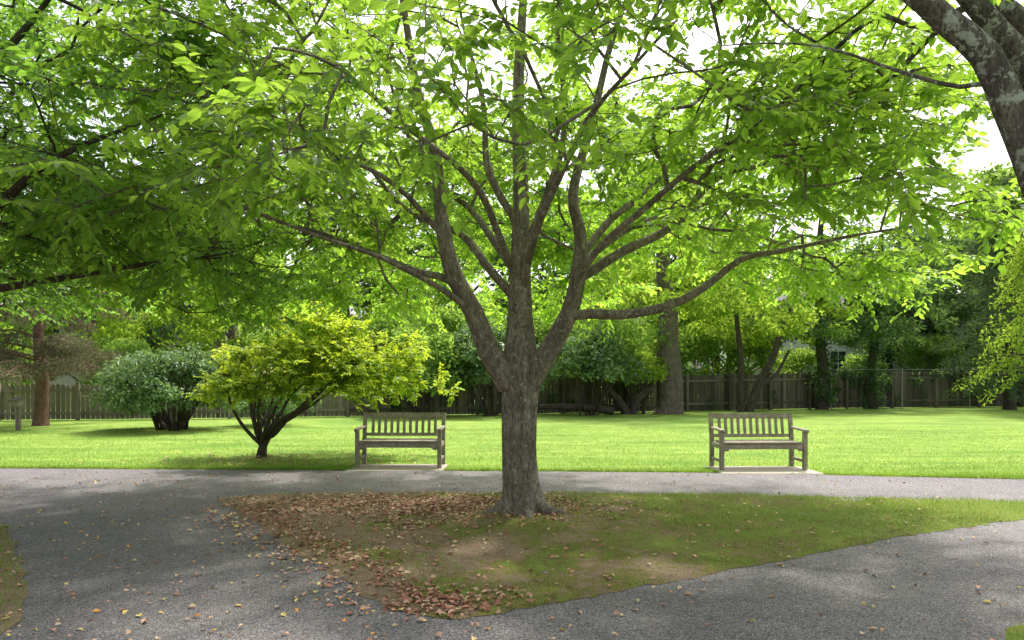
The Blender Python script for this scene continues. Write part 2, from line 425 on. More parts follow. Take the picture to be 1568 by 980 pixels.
dens = np.where((y > 9.35) & (x > .5), 1, dens)
ok &= rng.uniform(0, 1, N) < dens
x, y = x[ok], y[ok]; n = len(x)
blades(g, x, y, isl_z(x, y) - .006, rng.uniform(.02, .055, n), rng.uniform(.004, .008, n), 0, .8)
g.obj('island_grass_blades', [M['blade_shade']])
g = Geo(); N = 34000
x = rng.uniform(-7.0, -3, N); y = rng.uniform(3.6, 8.4, N); ok = inpoly(x, y, left_poly) & (rng.uniform(0, 1, N) < .7)
x2 = rng.uniform(2.2, 5, 12000); y2 = rng.uniform(3.4, 5.6, 12000); o2 = inpoly(x2, y2, right_poly)
x = np.concatenate([x[ok], x2[o2]]); y = np.concatenate([y[ok], y2[o2]]); n = len(x)
blades(g, x, y, np.full(n, .006), rng.uniform(.02, .055, n), rng.uniform(.004, .008, n), 0, .8)
g.obj('verge_grass_blades', [M['blade_shade']])

def litter(g, x, y, z, ll, rn):
    n = len(x); a = rng.uniform(0, 6.283, n)
    D = np.stack([np.cos(a), np.sin(a), rng.normal(size=n) * .18], 1)
    Nn = np.stack([rng.normal(size=n) * .3, rng.normal(size=n) * .3, np.ones(n)], 1)
    L = ll * rng.uniform(.55, 1.2, n)
    leaves(g, np.stack([x, y, z + .006 + rng.uniform(0, .012, n)], 1), D, Nn, L, L * rng.uniform(.5, .75, n), 0, rn, rng.uniform(.05, .25), .18)
g = Geo()
def on_isl(x, y): ok = inpoly(x, y, isl_poly) & ((x - .1) ** 2 + (y - 8) ** 2 > .07); return x[ok], y[ok]
parts = [(rng.normal(-1.3, 1.1, 2600), rng.normal(8.75, .40, 2600)),
         (rng.normal(-.3, .75, 900), rng.normal(8.05, .4, 900)),
         (rng.uniform(-3.6, 5, 900), rng.uniform(4.7, 9.7, 900))]
t = rng.uniform(0, 1, 600); parts.append((-3.2 + t * 2.7 + rng.normal(.12, .14, 600), 8.6 - t * 3.9 + rng.normal(.05, .13, 600)))
parts.append((rng.normal(-.45, .28, 320), rng.normal(4.95, .2, 320)))
parts.append((rng.normal(-1.0, .7, 300), rng.normal(7.0, .9, 300)))
for px_, py_ in parts:
    x, y = on_isl(px_, py_); litter(g, x, y, isl_z(x, y), .052, rng.uniform(0, .85, len(x)))
N = 2100
x = rng.uniform(-8, 6, N); y = 3.6 + 8 * rng.uniform(0, 1, N) ** 1.7
ok = ~inpoly(x, y, isl_poly) & in_asph(x, y) & (rng.uniform(0, 1, N) < np.where(x < .3, 1, .5)); x, y = x[ok], y[ok]
litter(g, x, y, np.full(len(x), .004), .048, rng.uniform(.45, 1, len(x)))
t = rng.uniform(0, 1, 380); x = -3.4 + t * 2.9 - np.abs(rng.normal(0, .25, 380)); y = 8.6 - t * 3.9 + rng.normal(0, .1, 380)
ok = ~inpoly(x, y, isl_poly); x, y = x[ok], y[ok]; litter(g, x, y, np.full(len(x), .004), .052, rng.uniform(.1, 1, len(x)))
x = rng.uniform(-7, -3.1, 700); y = rng.uniform(3.6, 8, 700); ok = inpoly(x, y, left_poly); x, y = x[ok], y[ok]
litter(g, x, y, np.full(len(x), .012), .055, rng.uniform(0, 1, len(x)))
x = rng.normal(-4.3, 1.2, 450); y = rng.normal(13.4, .6, 450); ok = ~in_asph(x, y); x, y = x[ok], y[ok]
litter(g, x, y, np.full(len(x), .02), .055, rng.uniform(.1, .9, len(x)))
g.obj('fallen_leaves', [M['litter']])

# ------------------------------------------------------------------ main tree
def flute(P, RR, a):
    z = P[:, 2][:, None]; aa = a[None]
    lobe = .5 + .5 * np.sin(aa * 3 + .6) + .35 * np.sin(aa * 5 + 2)
    RR = RR * (1 + .045 * np.sin(aa * 4 + z * 1.5) + .03 * np.sin(aa * 7 - z * 3))
    return RR + np.exp(-np.maximum(z - .04, 0) / .15) * (.06 + .13 * np.clip(lobe, 0, 1.4))
tree = empty('hornbeam_tree')
g = Geo()
limbs = [
 ([(.1, 8, -.05), (.1, 8, .05), (.1, 8, .14), (.1, 8, .25), (.09, 8, .45), (.08, 8, .8), (.08, 8, 1.2), (.09, 8, 1.5), (.09, 8, 1.75), (.09, 8.03, 2.2), (.09, 8.05, 2.7), (.1, 8.1, 3.5), (.07, 8.1, 4.7), (.2, 8.1, 6.8)],
  [.20, .195, .19, .185, .18, .178, .185, .20, .18, .135, .115, .09, .06, .02]),
 ([(-.03, 7.97, 1.42), (-.12, 7.95, 1.62), (-.28, 7.93, 1.86), (-.42, 7.92, 2.21), (-.6, 7.9, 2.57), (-.71, 7.9, 3.06), (-.79, 7.9, 3.56), (-.86, 7.9, 4.05), (-.98, 7.85, 4.51), (-1.3, 7.8, 6.2)],
  [.13, .14, .12, .105, .095, .08, .07, .06, .05, .02]),
 ([(.18, 7.96, 1.42), (.28, 7.94, 1.62), (.43, 7.92, 1.86), (.6, 7.92, 2.21), (.68, 7.92, 2.57), (.73, 7.95, 3.06), (.68, 8, 3.49), (.82, 8.05, 4.2), (1.03, 8.1, 4.9), (1.4, 8.1, 6.2)],
  [.12, .125, .11, .098, .085, .068, .055, .045, .036, .018]),
 ([(.6, 7.92, 2.18), (.85, 7.85, 2.19), (1.17, 7.8, 2.18), (1.6, 7.7, 2.28), (1.95, 7.65, 2.46), (2.34, 7.6, 2.72), (2.8, 7.5, 2.8), (3.5, 7.4, 2.98), (4.2, 7.3, 3.05)], [.052, .054, .052, .046, .04, .033, .024, .015, .008]),
 ([(.68, 7.95, 2.55), (.95, 8, 2.72), (1.24, 8.05, 2.9), (1.74, 8.1, 3.2), (2.3, 8.2, 3.73), (2.94, 8.25, 3.9), (3.65, 8.3, 4.19), (4.4, 8.4, 4.5)], [.052, .054, .05, .044, .036, .027, .018, .008]),
 ([(.72, 8, 2.8), (1.05, 8.3, 3.2), (1.55, 8.6, 3.7), (2.2, 8.9, 4.5), (3, 9.1, 5.4)], [.042, .042, .035, .025, .01]),
 ([(-.58, 7.9, 2.52), (-.8, 7.95, 2.62), (-1.02, 8, 2.67), (-1.58, 8.1, 2.89), (-2.15, 8.2, 3.13), (-2.7, 8.25, 3.31), (-3.4, 8.3, 3.56), (-4.1, 8.4, 3.7)], [.042, .04, .036, .03, .023, .017, .011, .006]),
 ([(.02, 8.05, 2.4), (-.31, 8.2, 2.78), (-.6, 8.35, 3.13), (-1.16, 8.6, 3.45), (-1.7, 8.9, 4.0), (-2.4, 9.2, 4.9)], [.052, .045, .04, .032, .024, .01]),
 ([(-.40, 7.92, 2.2), (-.68, 7.75, 2.42), (-1.05, 7.5, 2.6), (-1.75, 7.1, 2.85), (-2.5, 6.7, 3.1), (-3.3, 6.3, 3.2)], [.036, .032, .026, .018, .011, .006]),
 ([(.1, 8, 2.5), (.3, 7.3, 3.1), (.6, 6.3, 3.65), (.9, 5.3, 3.8), (1.05, 4.7, 3.8)], [.045, .036, .024, .013, .007]),
 ([(.05, 8, 2.6), (-.3, 7.3, 3.3), (-.9, 6.3, 3.7), (-1.3, 5.3, 3.75), (-1.5, 4.7, 3.65)], [.045, .034, .022, .012, .007]),
 ([(.12, 8.1, 2.45), (.25, 8.7, 3.2), (.5, 9.8, 4), (.7, 11, 4.5)], [.055, .045, .03, .012]),
 ([(.02, 8.1, 2.7), (-.4, 8.8, 3.4), (-1.2, 10, 4.2), (-2, 11.2, 4.5)], [.05, .04, .028, .012]),
 ([(.66, 7.9, 2.5), (1.1, 7.3, 3.05), (2.2, 6.3, 3.7), (3.2, 5.7, 3.9)], [.042, .034, .018, .008]),
 ([(-.7, 7.9, 3.0), (-1.3, 7.3, 3.5), (-2.4, 6.5, 3.9), (-3.4, 6, 3.9)], [.036, .026, .015, .007]),
 ([(.7, 8, 2.7), (1.4, 8.9, 3.3), (2.8, 9.9, 3.9), (3.8, 10.5, 4.1)], [.045, .035, .022, .01]),
 ([(.12, 8.05, 2.9), (.35, 8, 3.4), (.55, 7.9, 4.1), (.5, 7.8, 5.2), (.7, 7.6, 6.3)], [.055, .045, .035, .024, .01]),
 ([(.05, 8.05, 3.2), (-.25, 8, 3.8), (-.35, 8.1, 4.6), (-.6, 8.2, 5.8)], [.045, .038, .028, .01]),
]
fork = np.array([.1, 8, 2.0])
def env_main():
    while True:
        th = rng.uniform(0, 2 * math.pi); u = math.sqrt(rng.uniform(.04, 1))
        R = 5.1 + .35 * math.sin(3 * th + 1)
        if math.sin(th) < 0: R -= 1.5 * abs(math.sin(th))
        x = .1 + R * u * math.cos(th); y = 8 + R * u * math.sin(th)
        zb = 2.65 + 1.0 * (1 - u) + (.3 if y < 7 else 0); zt = 2.7 + 5.2 * math.sqrt(max(0, 1 - u ** 2.2))
        if zt < zb + .3: zt = zb + .3
        z = zb + (zt - zb) * rng.uniform(0, 1) ** 1.25
        if y < 7.4 and -1.4 < x < 1.4 and z < 3.55: continue
        if y < 7.6 and rng.uniform() < (.55 if abs(x) < 2.2 else .35): continue
        return np.array([x, y, z])
A = clumps(300, 8.0, env_main, np.array([.38, .38, .12]))
near = [(-1.2, 4.5, 3.1), (-.95, 4.6, 2.95), (-1.5, 4.8, 3.2), (.3, 4.9, 3.2), (1.7, 5.0, 3.4), (-2.2, 5, 3.15), (2.6, 5.6, 3.35), (-1.8, 5.2, 2.95), (-.4, 4.7, 3.5), (-2.9, 5.8, 3.0)]
A = np.concatenate([A] + [np.array(c) + rng.normal(size=(7, 3)) * np.array([.26, .26, .09]) for c in near])
A, OUT = grow(g, limbs, fork, A, .32, .22, .0042, .43, 1.9, .02, 10, flute)
hr = np.clip(rng.uniform(0, 1, len(A)) + .09 * (A[:, 1] - 7.6) + .05 * A[:, 0], 0, 1.15)  # leaf tone rises to the back right: sunlit side painted into the colour
for pts, rr in [([(.2, 7.97, .2), (.36, 7.9, .1), (.5, 7.85, .07), (.68, 7.82, .0)], [.09, .075, .055, .02]),
                ([(-.02, 7.95, .2), (-.16, 7.88, .1), (-.3, 7.82, .06), (-.45, 7.8, .0)], [.09, .07, .05, .02]),
                ([(.1, 7.9, .2), (.14, 7.74, .1), (.2, 7.6, .05), (.22, 7.48, .0)], [.08, .06, .04, .02])]:
    q, r = smooth_line(pts, rr, .05); tube(g, q, r, 10, 0)
g.obj('trunk_and_branches', [M['bark']], tree)
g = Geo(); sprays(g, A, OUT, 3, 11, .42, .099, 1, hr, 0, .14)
g.obj('foliage', [M['bark'], M['leaf_main']], tree)

# ------------------------------------------------------------------ left tree (trunk outside the frame)
tree = empty('zelkova_tree'); g = Geo()
limbs = [
 ([(-7.2, 7.6, -.05), (-7.2, 7.6, .5), (-7.15, 7.6, 1.5), (-7.1, 7.6, 2.2), (-7.1, 7.6, 3.5), (-7, 7.6, 6.5)], [.30, .23, .21, .20, .12, .03]),
 ([(-7.1, 7.5, 1.8), (-6.2, 7.1, 2.5), (-5.2, 6.8, 2.85), (-4.5, 6.5, 3.1), (-4.16, 6.4, 3.3), (-3.5, 6.3, 3.55), (-2.9, 6.1, 3.7)], [.10, .085, .06, .045, .035, .02, .01]),
 ([(-7.1, 7.6, 1.7), (-6.2, 7.6, 2.2), (-5.2, 7.5, 2.44), (-3.87, 7.5, 2.63), (-3.3, 7.5, 2.74), (-2.8, 7.4, 2.8)], [.08, .06, .04, .026, .016, .008]),
 ([(-7.1, 7.6, 2.3), (-6.3, 7.3, 3.4), (-5.0, 7.0, 4.4), (-4.1, 6.8, 5.2)], [.09, .07, .045, .015]),
 ([(-7.1, 7.6, 2.2), (-6.4, 8.4, 3.1), (-5.2, 9.2, 3.6), (-4.2, 9.8, 3.8)], [.08, .06, .04, .012]),
 ([(-7.1, 7.6, 2.2), (-6.3, 6.4, 3.2), (-5.3, 5.4, 3.6), (-4.3, 4.6, 3.8)], [.08, .06, .035, .012]),
]
def env_left():
    while True:
        th = rng.uniform(-2.0, 2.0); u = math.sqrt(rng.uniform(.05, 1)); R = 4.5
        x = -7.1 + R * u * math.cos(th); y = 7.6 + R * u * math.sin(th)
        zb = 2.45 + .5 * (1 - u); zt = max(zb + .4, 2.6 + 4.6 * math.sqrt(max(0, 1 - u ** 2.4)))
        z = zb + (zt - zb) * rng.uniform(0, 1) ** 1.2
        if y < 5.3 and z < 3.2: continue
        return np.array([x, y, z])
A = clumps(165, 8.0, env_left, np.array([.40, .40, .12]))
A, OUT = grow(g, limbs, np.array([-7.1, 7.6, 2.2]), A, .32, .22, .0045, .43, 1.7, .02)
g.obj('trunk_and_branches', [M['bark_dark']], tree)
g = Geo(); sprays(g, A, OUT, 3, 11, .42, .09, 1, rng.uniform(0, 1, len(A)), 0, .14)
g.obj('foliage', [M['bark_dark'], M['leaf_dark']], tree)

# ------------------------------------------------------------------ right leaning tree with lichen limbs
tree = empty('leaning_cherry_tree'); g = Geo()
limbs = [
 ([(4.3, 4.5, -.05), (4.15, 4.45, .6), (3.6, 4.25, 1.5), (3.15, 4.1, 2.1), (2.90, 4.0, 2.5), (2.80, 4, 2.75), (2.70, 4, 2.98), (2.56, 4, 3.28), (2.34, 4, 3.47), (2.12, 4, 3.66), (1.8, 4.1, 3.95), (1.2, 4.3, 4.6)],
  [.26, .19, .16, .12, .10, .09, .083, .075, .066, .06, .05, .03]),
 ([(3.15, 4.1, 2.15), (3.1, 4.2, 2.9), (2.95, 4.2, 3.3), (2.7, 4.15, 3.52), (2.45, 4.1, 3.72), (2.1, 4.1, 4.1), (1.6, 4.2, 4.7)], [.075, .075, .068, .06, .055, .045, .025]),
 ([(3.1, 4.2, 2.95), (3.15, 4.4, 3.5), (2.9, 4.5, 3.85), (2.5, 4.6, 4.3)], [.07, .065, .06, .04]),
 ([(2.62, 4, 3.15), (2.45, 4.05, 3.13), (2.2, 4.1, 3.22), (1.8, 4.3, 3.45), (1.3, 4.6, 3.6)], [.016, .013, .010, .007, .004]),
]
def env_r():
    while True:
        p = np.array([rng.uniform(.6, 6.5), rng.uniform(2.6, 6.8), rng.uniform(3.5, 6.2)])
        if p[2] < 3.6 + .25 * abs(p[0] - 3.5) and p[1] < 4.6: continue
        return p
A = clumps(46, 7, env_r, np.array([.4, .4, .13]))
A, OUT = grow(g, limbs, np.array([3.0, 4.1, 2.3]), A, .3, .22, .0045, .43, 3.3, .012, 16)
g.obj('trunk_and_branches', [M['bark_lichen']], tree)
g = Geo(); sprays(g, A, OUT, 3, 11, .4, .085, 1, rng.uniform(0, 1, len(A)), 0, .12)
g.obj('foliage', [M['bark_dark'], M['leaf_main']], tree)

# ------------------------------------------------------------------ yellow-green small tree
tree = empty('spindle_bush'); g = Geo()
bx, by = -4.7, 13.9
limbs = [([(bx, by, -.05), (bx, by, .1), (bx + .03, by, .25), (bx + .05, by, .4)], [.12, .09, .07, .05])]
for k in range(13):
    a = k * 2 * math.pi / 13 + rng.uniform(-.2, .2); c, s = math.cos(a), math.sin(a); L = rng.uniform(.7, 1.25)
    limbs.append(([(bx + .03 * c, by + .03 * s, .12 + .02 * k), (bx + .28 * c * L + .05, by + .25 * s * L, .5 + rng.uniform(-.08, .1)), (bx + .75 * c * L + .3, by + .7 * s * L, .98 + rng.uniform(-.1, .12)), (bx + 1.15 * c * L + .75, by + 1.1 * s * L, 1.5 + rng.uniform(-.15, .3))],
                  [.042, .034, .024, .010]))
def env_y():
    th = rng.uniform(0, 6.283); u = math.sqrt(rng.uniform(0, 1))
    R = 1.9 + .3 * math.sin(2 * th + .4) + .2 * math.sin(5 * th)
    x = bx + 1.05 + R * u * math.cos(th)
    top = 1.4 * (1 - u ** 1.6) + .2 + .25 * math.sin(x * 2.6)
    z = 1.2 + (.3 * (1 - u)) + top * rng.uniform(0, 1) ** .8
    return np.array([x, by + R * .8 * u * math.sin(th), max(z, 1.1)])
A = clumps(112, 6.5, env_y, np.array([.2, .2, .09]))
A, OUT = grow(g, limbs, np.array([bx, by, .3]), A, .35, .18, .0038, .40, .3, .03, 7)
g.obj('stems', [M['bark_dark']], tree)
g = Geo()
lr = np.clip((A[:, 2] - 1.2) / 1.3 * .8 + (A[:, 0] - bx - 1) * .14 + rng.normal(0, .15, len(A)), 0, 1)  # paler leaves at top and right: sunlit side painted into the leaf tone
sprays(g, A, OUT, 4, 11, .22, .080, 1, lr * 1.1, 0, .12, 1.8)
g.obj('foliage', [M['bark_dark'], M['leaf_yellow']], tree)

def shrub(name, x, y, w, h, leaf, ll, nc=60, per=170, zb=.35, stems=12, mats='bark_dark', cs=.34):
    e = empty(name); g = Geo()
    for k in range(stems):
        a = rng.uniform(0, 6.283); c, s = math.cos(a), math.sin(a); L = w * .38 * rng.uniform(.5, 1); b0 = rng.uniform(.05, .4)
        q, r = smooth_line([(x + b0 * c, y + b0 * s, -.03), (x + .5 * c * L, y + .5 * s * L, h * .25), (x + c * L, y + s * L, h * rng.uniform(.5, .75))], [.035, .025, .010], .2, .03)
        tube(g, q, r, 5)
    g.obj('stems', [M[mats]], e); g = Geo(); C = []
    for k in range(nc):
        d = nz(rng.normal(size=3)); d[2] = abs(d[2]) * 1.15 - .3; u = rng.uniform(.55, 1)
        C.append([x + d[0] * u * w / 2 * .88, y + d[1] * u * w / 2 * .88, zb + (h - zb) * (.35 + .55 * d[2] * u)])
    S = rng.uniform(.7, 1.3, (nc, 1)) * np.array([[cs, cs, cs * .7]])
    blob_leaves(g, C, S, per, ll, 0); g.obj('foliage', [M[leaf]], e); return e
shrub('viburnum_shrub', -9.55, 20.8, 4.3, 2.85, 'leaf_shrub', .10, 135, 150, .15, 44)
shrub('viburnum_shrub', -7.4, 22.6, 2.6, 1.7, 'leaf_bg2', .09, 40, 100, .2, 20)
shrub('rhododendron_bush', -3.4, 27.3, 3.8, 3.9, 'leaf_bg', .18, 60, 100, .3, 14, cs=.5)
shrub('rhododendron_bush', -.8, 28.0, 4.2, 4.1, 'leaf_shrub', .18, 70, 100, .5, 14, cs=.5)
shrub('rhododendron_bush', 2.9, 28.3, 4.4, 3.8, 'leaf_shrub', .17, 60, 100, 1.0, 18, cs=.5)
shrub('rhododendron_bush', 5.0, 29.6, 2.6, 3.1, 'leaf_lime', .16, 32, 90, 1.0, 10, cs=.42)

# cedar on the left
e = empty('cedar_tree'); g = Geo(); cx, cy = -14.4, 22.6
q, r = smooth_line([(cx, cy, -.05), (cx, cy, .3), (cx + .05, cy, 1.5), (cx - .1, cy, 3), (cx, cy, 7)], [.28, .21, .18, .15, .04], .2, .02); tube(g, q, r, 10)
C = []
for k in range(46):
    a = rng.uniform(0, 6.283); z = rng.uniform(1.6, 6.5); L = 3.5 * (1 - (z - 1.5) / 7) * rng.uniform(.6, 1.1)
    p = [(cx, cy, z - .3), (cx + .5 * L * math.cos(a), cy + .5 * L * math.sin(a), z), (cx + L * math.cos(a), cy + L * math.sin(a), z - .25)]
    q, r = smooth_line(p, [.035, .022, .008], .2, .03); tube(g, q, r, 4)
    for t in np.linspace(.35, 1, 6): C.append([cx + L * t * math.cos(a) + rng.normal() * .15, cy + L * t * math.sin(a) + rng.normal() * .15, z - .1 - .2 * t])
g.obj('trunk_and_branches', [M['bark_red']], e); g = Geo()
blob_leaves(g, C, np.tile([.46, .46, .2], (len(C), 1)), 90, .14, 0, .24); g.obj('foliage', [M['needle_red']], e)

e = empty('wooden_marker_post'); g = Geo()
def boxv(g, c, s, mat=0, rnd=.5, tilt=0):
    c = np.array(c); s = np.array(s) / 2
    v = np.array([[-1, -1, -1], [1, -1, -1], [1, 1, -1], [-1, 1, -1], [-1, -1, 1], [1, -1, 1], [1, 1, 1], [-1, 1, 1]]) * s
    if tilt: ca, sa = math.cos(tilt), math.sin(tilt); v = np.stack([v[:, 0], v[:, 1] * ca - v[:, 2] * sa, v[:, 1] * sa + v[:, 2] * ca], 1)
    g.add(v + c, np.array([[0, 3, 2, 1], [4, 5, 6, 7], [0, 1, 5, 4], [1, 2, 6, 5], [2, 3, 7, 6], [3, 0, 4, 7]]), mat, rnd)
boxv(g, (-13.75, 20.6, .35), (.10, .10, .7)); g.obj('post', [M['fence']], e)
g = Geo(); boxv(g, (-13.75, 20.55, .78), (.20, .26, .16), 0, .2, .25); boxv(g, (-13.75, 20.53, .88), (.27, .34, .03), 0, .7, .25); g.obj('marker_box', [M['fence']], e)

# ------------------------------------------------------------------ background trees
def woods_mesh(name, H, zb, R, nc, per, ll, leaf, tr=.22, cs=1.0):
    g = Geo(); q, r = smooth_line([(0, 0, -.05), (.05, 0, .4), (.1, .1, zb), (.2, 0, H * .6), (0, 0, H * .92)], [tr * 1.5, tr * 1.1, tr, tr * .6, .04], .4, .05)
    tube(g, q, r, 9); C = []
    for k in range(nc):
        z = zb + (H - zb) * rng.uniform(0, 1) ** .9; u = (z - zb) / (H - zb)
        rr = R * math.sqrt(max(.05, 1 - (u * 1.05 - .25) ** 2 / .7)) * rng.uniform(.35, 1.05); a = rng.uniform(0, 6.283)
        c = [rr * math.cos(a), rr * math.sin(a), z]; C.append(c)
        if k % 3 == 0:
            p = [(.1, .05, max(zb * .8, z - rr * .7)), (c[0] * .5, c[1] * .5, z - rr * .25), tuple(c)]
            q, r = smooth_line(p, [tr * .3, tr * .2, .02], .5, .05); tube(g, q, r, 5)
    S = rng.uniform(.65, 1.35, (nc, 1)) * np.array([[cs, cs, cs * .55]])
    blob_leaves(g, C, S, per, ll, 1); return g.mesh(name, [M['bark_bg'], M[leaf]])
wA = woods_mesh('oak_mesh', 13, 3.2, 4.6, 74, 120, .32, 'leaf_bg', .30)
wB = woods_mesh('maple_mesh', 11, 2.0, 4.0, 64, 120, .30, 'leaf_bg2', .26)
wC = woods_mesh('elm_mesh', 9, 1.2, 3.6, 56, 150, .23, 'leaf_lime', .22, .9)
wS = woods_mesh('understory_mesh', 4.6, .4, 2.6, 44, 130, .22, 'leaf_bg', .08, .8)
for me_, nm, lst in [
    (wA, 'oak_tree', [(-27, 44, 1.0), (-15, 42, .95), (-3.5, 44, 1.05), (8.5, 43, 1.0), (31, 46, 1.0), (-38, 50, 1.2), (40, 48, 1.2)]),
    (wB, 'maple_tree', [(-21, 39, .95), (-9, 40, 1.0), (2.5, 41, 1.0), (23.0, 42, .9), (35, 41, 1.0), (13, 44, 1.0), (-32, 36, .9), (28, 43, 1.0)]),
    (wC, 'elm_tree', [(-17.5, 31, .8), (-12.2, 32, .85), (-6, 33.5, .9), (5.3, 36.5, .9), (10.6, 38, .85), (-24, 30, .9), (-22, 22, .8)]),
    ]:
    for (x, y, s) in lst: mkobj(nm, me_, None, (x, y, 0), (0, 0, rng.uniform(0, 6.28)), (s, s, s * rng.uniform(.9, 1.1)))
for (x, y, s) in [(-26, 32, .8), (-20.5, 28.5, .7), (-15.2, 29, .62), (-9.2, 29.5, .7), (-5, 31, .85), (-2, 33, .95), (1.2, 32.5, .9), (4, 33.5, .85), (8.6, 34.5, .8), (11.8, 36.5, .75), (14.6, 37.2, .6), (18.2, 38.6, .55), (21.6, 38.6, .75), (26, 39.5, .8), (30, 40, 1), (35, 40, 1)]:
    mkobj('understory_bush', wS, None, (x, y, 0), (0, 0, rng.uniform(0, 6.28)), (s, s, s))
g = Geo(); C = []
for k in range(360):
    C.append([rng.uniform(-75, 80), rng.uniform(60, 72), rng.uniform(.5, 10)])
blob_leaves(g, C, rng.uniform(.8, 1.4, (360, 1)) * np.array([[2.4, 2.4, 1.6]]), 50, .9, 0)
g.obj('distant_woodland', [M['leaf_bg2']])

def edge_tree(name, trunks, cc, R, zb, zt, nc, per, ll, leaf, bark='bark_bg', ivy=None):
    e = empty(name); g = Geo()
    for p, r in trunks:
        q, rr = smooth_line(p, r, .3, .03); tube(g, q, rr, 10)
    g.obj('trunk', [M[bark]], e); g = Geo(); C = []
    for k in range(nc):
        a = rng.uniform(0, 6.283); u = math.sqrt(rng.uniform(.02, 1)); C.append([cc[0] + R * u * math.cos(a), cc[1] + R * u * math.sin(a), zb + (zt - zb) * rng.uniform(0, 1) * (1 - .5 * u * u)])
    blob_leaves(g, C, rng.uniform(.6, 1.3, (nc, 1)) * np.array([[.8, .8, .4]]), per, ll, 0)
    if ivy:
        C = [[ivy[0] + rng.normal() * .22, ivy[1] - .15 + rng.normal() * .12, z] for z in np.linspace(.2, ivy[2], 26)]
        S = rng.uniform(.4, 1.5, (26, 1)) * np.array([[.42, .35, .3]])
        blob_leaves(g, C, S, 80, .13, 1)
    g.obj('foliage', [M[leaf], M['leaf_bg2']], e)
edge_tree('oak_tree', [([(6.2, 29.7, -.1), (6.25, 29.7, .3), (6.25, 29.7, 2), (6.2, 29.7, 4), (6, 29.7, 8)], [.62, .46, .42, .38, .2]),
                       ([(6.5, 29.6, -.1), (6.55, 29.6, .4), (6.5, 29.65, 2), (6.45, 29.7, 4.2)], [.42, .3, .27, .2])], (6.3, 30.5), 4.2, 4.0, 9.5, 54, 120, .21, 'leaf_lime')
edge_tree('mulberry_tree', [([(9.6, 31, -.1), (9.6, 31, 1.2), (9.55, 31, 2.6), (9.4, 31, 4.5)], [.17, .14, .12, .08]),
                        ([(9.9, 31, -.1), (10.3, 31, 1.0), (10.9, 31, 2.2), (11.3, 31, 3.6), (12, 31, 5)], [.2, .17, .15, .12, .07]),
                        ([(10.4, 31, 1.1), (11.1, 31, 1.6), (11.6, 31, 2.6)], [.1, .08, .05])], (10.8, 31.5), 3.2, 3.1, 7, 40, 125, .19, 'leaf_lime', 'bark_dark')
edge_tree('ivy_covered_tree', [([(13.9, 33.2, -.1), (13.95, 33.2, 1.5), (13.8, 33.2, 4), (13.9, 33.2, 9)], [.3, .24, .2, .1])], (13.8, 33.5), 3.0, 3.3, 9, 48, 125, .2, 'leaf_bg2', 'bark_dark', (13.95, 33.2, 6))
edge_tree('ivy_covered_tree', [([(16.6, 34, -.1), (16.5, 34, 1.5), (16.7, 34, 4), (17, 34, 8)], [.25, .2, .17, .1])], (17.6, 34.6), 3.2, 2.9, 8.5, 50, 125, .2, 'leaf_bg2', 'bark_dark', (16.55, 34, 5))
edge_tree('leaning_tree', [([(4.6, 29, -.1), (4.2, 29, .5), (3.5, 28.8, 1.3), (2.9, 28.6, 2.3)], [.2, .16, .13, .06]), ([(4.7, 29, -.1), (4.9, 29, .6), (5.5, 29, 1.1), (5.7, 29, 2)], [.17, .15, .12, .06]),
                           ([(3.9, 28.6, .15), (3.0, 28.4, .3), (2.0, 28.3, .35), (1.0, 28.3, .3)], [.16, .15, .13, .08])], (3.8, 29), 2.4, 2.4, 4.2, 24, 120, .17, 'leaf_bg', 'bark_dark')

def conifer(name, x, y, H, R, mat='needle', zb=1.0, droop=.5, ll=.16, dz=.36):
    e = empty(name); g = Geo(); gl = Geo()
    q, r = smooth_line([(x, y, -.05), (x, y, 1), (x + .1, y, H * .5), (x, y, H)], [.3, .22, .14, .02], .4, .03); tube(g, q, r, 8)
    C = []; S = []
    for z in np.arange(zb, H - .4, dz):
        for k in range(5):
            a = rng.uniform(0, 6.283); L = R * (1 - (z - zb) / (H - zb)) ** .8 * rng.uniform(.6, 1.1) + .3
            c, s = math.cos(a), math.sin(a)
            p = [(x, y, z + .1), (x + .5 * L * c, y + .5 * L * s, z + .2), (x + L * c, y + L * s, z + .15 - droop)]
            q, r = smooth_line(p, [.035, .022, .006], .4, .02); tube(g, q, r, 3)
            for t in np.linspace(.25, 1, 7):
                C.append([x + L * t * c, y + L * t * s, z + .15 - droop * t * t]); S.append([.26, .26, .24])
    g.obj('trunk_and_branches', [M['bark_dark']], e)
    blob_leaves(gl, C, S, 24, ll, 0, .26, .1); gl.obj('foliage', [M[mat]], e)
conifer('hemlock_tree', 22.2, 33, 10.5, 3.2)
conifer('hemlock_tree', 25.5, 35.0, 12, 3.6)
conifer('hemlock_tree', 30, 39, 12, 3.6)
conifer('larch_tree', 20.0, 28, 8.5, 2.4, 'leaf_lime', 1.6, 1.1, .16, .5)

